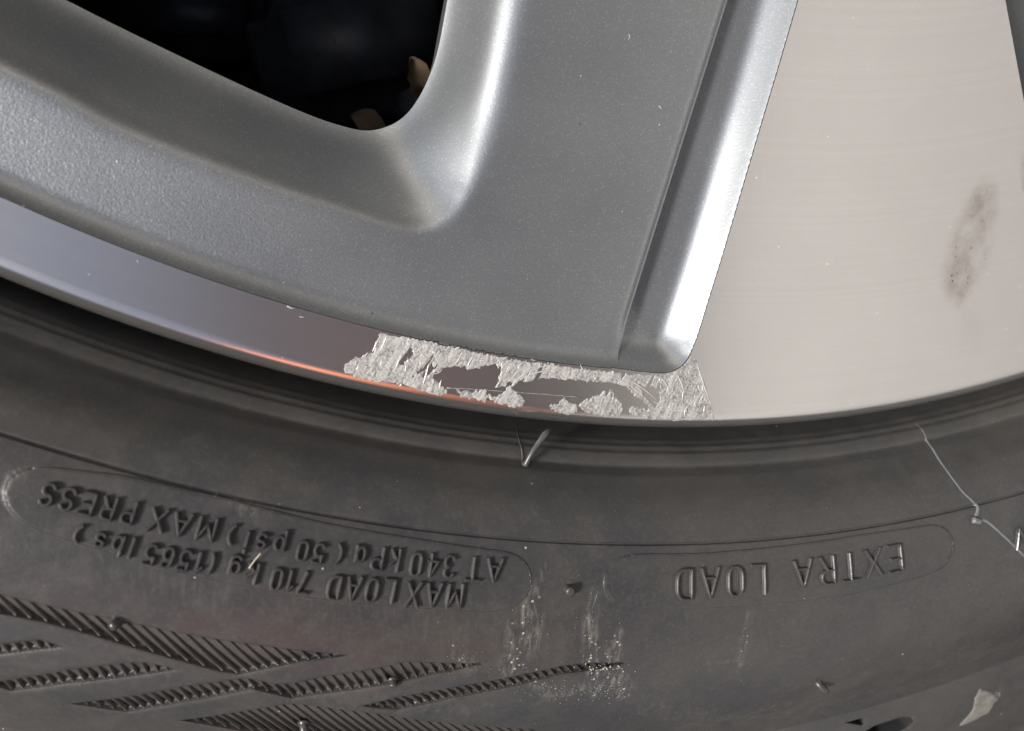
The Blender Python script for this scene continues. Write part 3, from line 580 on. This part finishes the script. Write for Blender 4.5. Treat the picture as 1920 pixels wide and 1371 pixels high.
# --- moulded lettering: each glyph a set of strokes, swept as a raised ridge
def arcp(cx, cy, rx, ry, a0, a1, n=12): return [(cx + rx * math.cos(R_(a)), cy + ry * math.sin(R_(a))) for a in np.linspace(a0, a1, n)]
GL = {
 'M': (.78, [[(.03, 0), (.03, 1), (.39, .3), (.75, 1), (.75, 0)]]), 'A': (.7, [[(0, 0), (.35, 1), (.7, 0)], [(.12, .32), (.58, .32)]]), 'X': (.64, [[(0, 0), (.64, 1)], [(0, 1), (.64, 0)]]),
 'L': (.55, [[(.02, 1), (.02, 0), (.55, 0)]]), 'D': (.62, [[(.02, 0), (.02, 1), (.28, 1)] + arcp(.28, .66, .32, .34, 90, 0, 6) + arcp(.28, .34, .32, .34, 0, -90, 6) + [(.02, 0)]]),
 'O': (.62, [arcp(.31, .69, .29, .31, 0, 180, 9) + arcp(.31, .31, .29, .31, 180, 360, 9) + [(.6, .69)]]), '0': (.56, [arcp(.28, .73, .26, .27, 0, 180, 9) + arcp(.28, .27, .26, .27, 180, 360, 9) + [(.54, .73)]]),
 '7': (.52, [[(0, 1), (.52, 1), (.2, 0)]]), '1': (.3, [[(0, .75), (.22, 1), (.22, 0)]]), 'T': (.6, [[(0, 1), (.6, 1)], [(.3, 1), (.3, 0)]]),
 '3': (.54, [arcp(.26, .75, .25, .25, 150, -75, 10) + arcp(.26, .27, .27, .27, 80, -150, 12)]), '4': (.56, [[(.4, 0), (.4, 1), (0, .3), (.56, .3)]]),
 '5': (.54, [[(.5, 1), (.08, 1), (.05, .55)] + arcp(.25, .32, .28, .32, 115, -140, 12)]), '6': (.54, [[(.46, .95)] + arcp(.30, .62, .28, .38, 90, 180, 5) + arcp(.27, .29, .25, .29, 180, 540, 16)]),
 'k': (.46, [[(.02, 0), (.02, 1)], [(.44, .68), (.02, .3)], [(.16, .42), (.46, 0)]]), 'g': (.46, [arcp(.22, .38, .21, .3, 0, 360, 14), [(.43, .68), (.43, -.02)] + arcp(.22, -.02, .21, .2, 0, -150, 7)]),
 '(': (.2, [arcp(.3, .45, .28, .6, 125, 235, 9)]), ')': (.2, [arcp(-.1, .45, .28, .6, 55, -55, 9)]), 'l': (.1, [[(.05, 0), (.05, 1)]]),
 'b': (.46, [[(.02, 1), (.02, .0)], arcp(.23, .34, .21, .34, 0, 360, 14)]), 's': (.4, [arcp(.2, .52, .17, .16, 30, 250, 8) + arcp(.2, .17, .18, .18, 80, -150, 9)]),
 'P': (.56, [[(.02, 0), (.02, 1), (.3, 1)] + arcp(.3, .75, .24, .25, 80, -80, 7) + [(.3, .5), (.02, .5)]]), 'a': (.48, [arcp(.22, .36, .21, .34, 0, 360, 14), [(.44, .7), (.44, 0)]]),
 'p': (.48, [[(.03, .7), (.03, -.25)], arcp(.25, .36, .21, .33, 0, 360, 14)]), 'i': (.1, [[(.05, 0), (.05, .68)], [(.05, .88), (.05, .98)]]),
 'E': (.54, [[(.54, 1), (.02, 1), (.02, 0), (.54, 0)], [(.02, .52), (.45, .52)]]), 'R': (.58, [[(.02, 0), (.02, 1), (.3, 1)] + arcp(.3, .75, .25, .25, 80, -80, 7) + [(.3, .5), (.02, .5)], [(.28, .5), (.58, 0)]]),
 'S': (.54, [arcp(.27, .75, .24, .25, 20, 265, 12) + arcp(.27, .26, .26, .26, 85, -160, 12)]), 'W': (.9, [[(0, 1), (.22, 0), (.45, .8), (.68, 0), (.9, 1)]])}
def ridge(pts, toab, wd, hg):
    pts = np.array(pts, float); seg = []
    for a, b in zip(pts[:-1], pts[1:]):
        n = max(1, int(np.linalg.norm(b - a) / .18)); seg += [a + (b - a) * i / n for i in range(n)]
    seg.append(pts[-1]); P = np.array([toab(*p) for p in seg]); T = np.gradient(P, axis=0)
    if np.linalg.norm(P[0] - P[-1]) < 1e-5: T[0] = T[-1] = P[1] - P[-2]
    else:
        e = T[0] / np.linalg.norm(T[0]); P[0] -= e * wd * .3; e = T[-1] / np.linalg.norm(T[-1]); P[-1] += e * wd * .3
    T /= np.linalg.norm(T, axis=1)[:, None] + 1e-12; N = np.stack([-T[:, 1], T[:, 0]], 1); prof = ((-.62, -.0001), (-.40, hg * .75), (-.16, hg), (.16, hg), (.40, hg * .75), (.62, -.0001)); rows = []
    for o_, hh in prof:
        Q = P + N * o_ * wd; rows.append(tyre_pos(Q[:, 0], Q[:, 1], base_h(Q) + hh))
    rows = np.stack(rows, 1); V, F = sheet(rows); k = rows.shape[1]; m_ = len(rows); F = [tuple(f) for f in F]
    F += [tuple(range(k))[::-1], tuple(range((m_ - 1) * k, m_ * k))]; return V, F
def glyph(ch, org, ex, ey, wd=.00046, hg=.00055):    # org: lower left corner in (a, s); ex, ey: width and height vectors
    V, F = [], []
    for st in GL[ch][1]:
        v, f = ridge(st, lambda x, y: org + ex * x + ey * y, wd, hg); b = sum(map(len, V)); V.append(v); F += [tuple(i + b for i in q) for q in f]
    me = bpy.data.meshes.new('letter'); me.from_pydata([tuple(x) for x in np.vstack(V)], [], F); me.update(); at = me.attributes.new('dust', 'FLOAT', 'POINT')
    link('letter', me, M_letter, tyre, smooth=False)
GAP = .40
def text_line(items):                   # items: (string, px of its first glyph's baseline-left, px of last glyph's baseline-right, px height vector)
    for s, pa, pb, hp in items:
        a, b = ontyre(*pa), ontyre(*pb); hv = ontyre(pa[0] + hp[0], pa[1] + hp[1]) - a; H_ = hv[1]; W = sum(GL[c][0] + GAP for c in s) - GAP; sx = (b[0] - a[0]) / W; x = 0
        for c in s:
            u = x / W; org = a + (b - a) * u; glyph(c, org, np.array([sx, (b[1] - a[1]) / W]), np.array([0, H_])); x += GL[c][0] + GAP
# reading right to left in the picture (upside down); the base of each glyph is on the wheel's side
text_line([('EXTRA', (1682, 1020), (1484, 1052), (0, 49)), ('LOAD', (1430, 1058), (1266, 1068), (0, 53)),
           ('AT', (940, 1049), (877, 1045), (0, 41)), ('340', (852, 1042), (773, 1036), (0, 41)), ('kPa', (750, 1031), (669, 1023), (0, 40)), ('(', (643, 1022), (632, 1021), (0, 36)), ('50', (609, 1021), (562, 1014), (0, 35)),
           ('psi', (537, 1006), (465, 998), (0, 38)), (')', (445, 988), (433, 986), (0, 36)), ('MAX', (409, 975), (289, 953), (0, 41)), ('PRESS', (259, 944), (88, 905), (0, 41)),
           ('MAX', (868, 1096), (766, 1091), (0, 42)), ('LOAD', (742, 1086), (620, 1078), (0, 42)), ('710', (582, 1073), (515, 1064), (0, 38)), ('kg', (487, 1057), (435, 1047), (0, 36)), ('(1565', (405, 1039), (280, 1019), (0, 37)),
           ('lbs', (256, 1009), (185, 998), (0, 36)), (')', (159, 988), (147, 986), (0, 32)), ('W', (1935, 985), (1898, 992), (0, 38))])

M_nub = mat_plain('nub_rubber', (.035, .037, .040), .35, 0, (.055, .057, .06), 900)
# --- vent spews, flash lines, stray hair
def normal_at(a, s): return tyre_pos(a, s, .001) - tyre_pos(a, s, 0)
def spew(px, lean, L, rad, mat=M_letter, bulb=1.0):
    a, s = ontyre(*px); p = tyre_pos(a, s, -.0003); n = normal_at(a, s) * 1000; ta = tyre_pos(a + .001, s) - tyre_pos(a, s); ts_ = tyre_pos(a, s + .001) - tyre_pos(a, s); ta /= np.linalg.norm(ta); ts_ /= np.linalg.norm(ts_)
    d = n * 1.0; P = [p + (n * t + (ta * lean[0] + ts_ * lean[1]) * t * t) * L for t in np.linspace(0, 1, 9)]; r = rad * np.array([1.5, 1.1, 1, 1, 1, 1, 1, bulb, .6 * bulb]); return tube('vent_spew', P, r, mat, tyre, 9)
spew((220, 1165), (-.4, .3), .0012, .00062); spew((1065, 1104), (0, .2), .0014, .00062, bulb=1.2); spew((1533, 1281), (.8, .5), .0016, .00060); spew((737, 1279), (0, .3), .0009, .0005); spew((569, 1360), (.3, .3), .0010, .0006); spew((985, 872), (.50, -.42), .0052, .00040, bulb=1.35, mat=M_nub)
def surf_line(pts, rad, h=-.00006, mat=M_flash, name='flash_line', n=6, wob=0):
    Q = catmull(np.array([ontyre(*p) for p in pts]), 8); Q = Q + wob * np.stack([np.sin(np.arange(len(Q)) * 1.7), np.cos(np.arange(len(Q)) * 1.1)], 1); P = tyre_pos(Q[:, 0], Q[:, 1], base_h(Q) + h); tube(name, P, np.interp(np.linspace(0, 1, len(P)), np.linspace(0, 1, len(rad)), rad), mat, tyre, n)
surf_line([(1716, 793), (1738, 828), (1770, 876), (1800, 916), (1822, 938), (1831, 950), (1829, 968)], [.0003, .0004, .00036, .00042, .0005], h=-.00026); surf_line([(1826, 972), (1850, 978), (1885, 1008), (1922, 1044)], [.00045, .0004, .00036, .0004], h=-.00026)
surf_line([(966, 791), (972, 820), (980, 855), (984, 872)], [.0001, .00018, .00026, .0005], h=-.0001, mat=M_letter); surf_line([(1820, 974), (1834, 978)], [.0006, .0005], .0002)
surf_line([(1120, 1100), (1118, 1120), (1106, 1150)], [.00005, .00009, .00006], name='flash_line', mat=M_flash)
for P in plates:
    Q = np.vstack([P, P[:1]]); tube('plate_outline', tyre_pos(Q[:, 0], Q[:, 1], base_h(Q) + .00001), .00009, M_letter, tyre, 5)
# hair stuck across the lettering
hm = mat_plain('pale_fibre', (.42, .38, .33), .6, 0, (.5, .46, .4))
Q = catmull(np.array([ontyre(*p) for p in [(488, 1035), (478, 1046), (466, 1062)]]), 5); hr = tube('fibre', tyre_pos(Q[:, 0], Q[:, 1], .0009), .00008, hm, None, 5); tag(hr, 'short pale fibre lying across the kg on the tyre sidewall', 'fibre')
# grit lying in and beside the pocket's tip
gv_, gf_ = [], []; rr = np.random.RandomState(5)
def crumb(c, r):
    b = len(gv_) * 0 + sum(1 for _ in gv_); ico = [(0, 0, 1), (.9, 0, .1), (-.3, .85, .1), (-.5, -.7, .1), (.3, -.8, .15), (.1, .1, -.9)]
    for v in ico: gv_.append(tuple(np.array(c) + np.array(v) * r * rr.uniform(.6, 1.2, 3)))
    for f in [(0, 1, 2), (0, 2, 3), (0, 3, 4), (0, 4, 1), (5, 2, 1), (5, 3, 2), (5, 4, 3), (5, 1, 4)]: gf_.append(tuple(b + i for i in f))
def crumbs(cx, cy, sx, sy, n, r0, r1):
    for _ in range(n):
        q = ontyre(cx + rr.normal() * sx, cy + rr.normal() * sy); crumb(tyre_pos(q[0], q[1], .0001), rr.uniform(r0, r1))
crumbs(990, 1200, 28, 60, 60, .00003, .00010); crumbs(1130, 1200, 26, 60, 50, .00003, .00010); crumbs(1135, 1251, 22, 3, 26, .0001, .00026); crumbs(1080, 1295, 40, 12, 45, .00004, .00012); crumbs(1140, 1290, 18, 10, 25, .00004, .00013); crumbs(870, 1240, 20, 14, 22, .00004, .0001); crumbs(1395, 1240, 10, 18, 8, .00003, .00007)
for _ in range(420):
    q = ontyre(rr.uniform(0, 1920), rr.uniform(860, 1350)); crumb(tyre_pos(q[0], q[1], .0001), rr.uniform(.00002, .00007))
gt = mat_plain('pale_grit', (.31, .295, .26), .8, 0, (.24, .23, .21), 1500)
me = bpy.data.meshes.new('grit'); me.from_pydata(gv_, [], gf_); me.update(); gr = link('grit', me, gt, None, smooth=False); gr['kind'] = 'stuff'; gr['label'] = 'pale grit and dust scattered on the tyre sidewall'

# a pale dried flake stuck on the shoulder
fk = [ontyre(*p) for p in [(1836, 1290), (1856, 1298), (1872, 1309), (1862, 1322), (1854, 1336), (1836, 1345), (1815, 1356), (1796, 1362), (1812, 1344), (1823, 1332), (1826, 1312)]]; P = np.array(fk)
V, T = grid(P[:, 0].min(), P[:, 0].max(), P[:, 1].min(), P[:, 1].max(), .00025); f = sdf(V, P) + .0003 * fbm(V[:, 0] * 1500, V[:, 1] * 1500, 8, 3); A, U = clip(np.column_stack([V, f]), T, f)
mesh('dried_flake', tyre_pos(A[:, 0], A[:, 1], base_h(A[:, :2]) + .00006 + .00016 * sstep(0, .0003, A[:, 2])), U, mat_plain('dried_mud', (.16, .155, .14), .7, 0, (.09, .088, .08), 700), tyre)
# dim brake parts behind the spokes
bk = mat_plain('brake_casting', (.045, .05, .062), .5, .2, (.02, .022, .026), 150)
def rounded(name, c, size, rz, mat, parent=None):
    import bmesh
    bm = bmesh.new(); bmesh.ops.create_cube(bm, size=1.0)
    for v in bm.verts: v.co = Vector((v.co.x * size[0], v.co.y * size[1], v.co.z * size[2]))
    bmesh.ops.bevel(bm, geom=bm.edges[:], offset=min(size) * .22, segments=3, affect='EDGES'); me = bpy.data.meshes.new(name); bm.to_mesh(me); bm.free()
    o = link(name, me, mat, parent); o.location = c; o.rotation_euler = (0, 0, rz); return o
bx_, by_ = onz(690, 70, -.075); cal = empty('brake_caliper', (bx_, by_, -.10)); tag(cal, 'dark brake caliper dimly seen through the wheel opening', 'caliper')
rounded('caliper_body', (0, 0, 0), (.045, .03, .05), .3, bk, cal); rounded('bracket', (-.035, .006, -.012), (.03, .018, .03), .1, bk, cal); rounded('guide_pin', (.012, -.012, .018), (.010, .008, .022), .6, bk, cal)

# ================================================================== seen through the window: dry leaves on the ground
lf = mat_plain('dry_leaf', (.13, .085, .05), .8, 0, (.055, .035, .02), 260)
def leaf(px, z, size, rz, label):
    c = onz(px[0], px[1], z); V, F = [], []; n = 9
    for i in range(n):
        t = i / (n - 1); wd = size * .34 * math.sin(math.pi * min(1, t * .93 + .04)) ** .8
        for j in (-1, -.5, 0, .5, 1): V.append((wd * j * (1 + .15 * rnd.uniform(-1, 1)), size * (t - .5), size * (.10 * abs(j) + .08 * math.sin(t * 4))))
    for i in range(n - 1):
        for j in range(4): F.append((5 * i + j, 5 * i + j + 1, 5 * i + j + 6, 5 * i + j + 5))
    o = mesh('dry_leaf', V, F, lf); o.location = (c[0], c[1], z); o.rotation_euler = (.35, .3, rz); tag(o, label, 'leaf', 'dry leaves seen through the wheel opening')
leaf((782, 148), -.052, .0080, .5, 'brown dry leaf behind the right edge of the wheel opening'); leaf((690, 234), -.055, .0075, 1.3, 'brown dry leaf behind the bottom corner of the wheel opening'); leaf((628, 76), -.06, .0016, .2, 'tiny pale leaf fragment in the dark of the wheel opening')
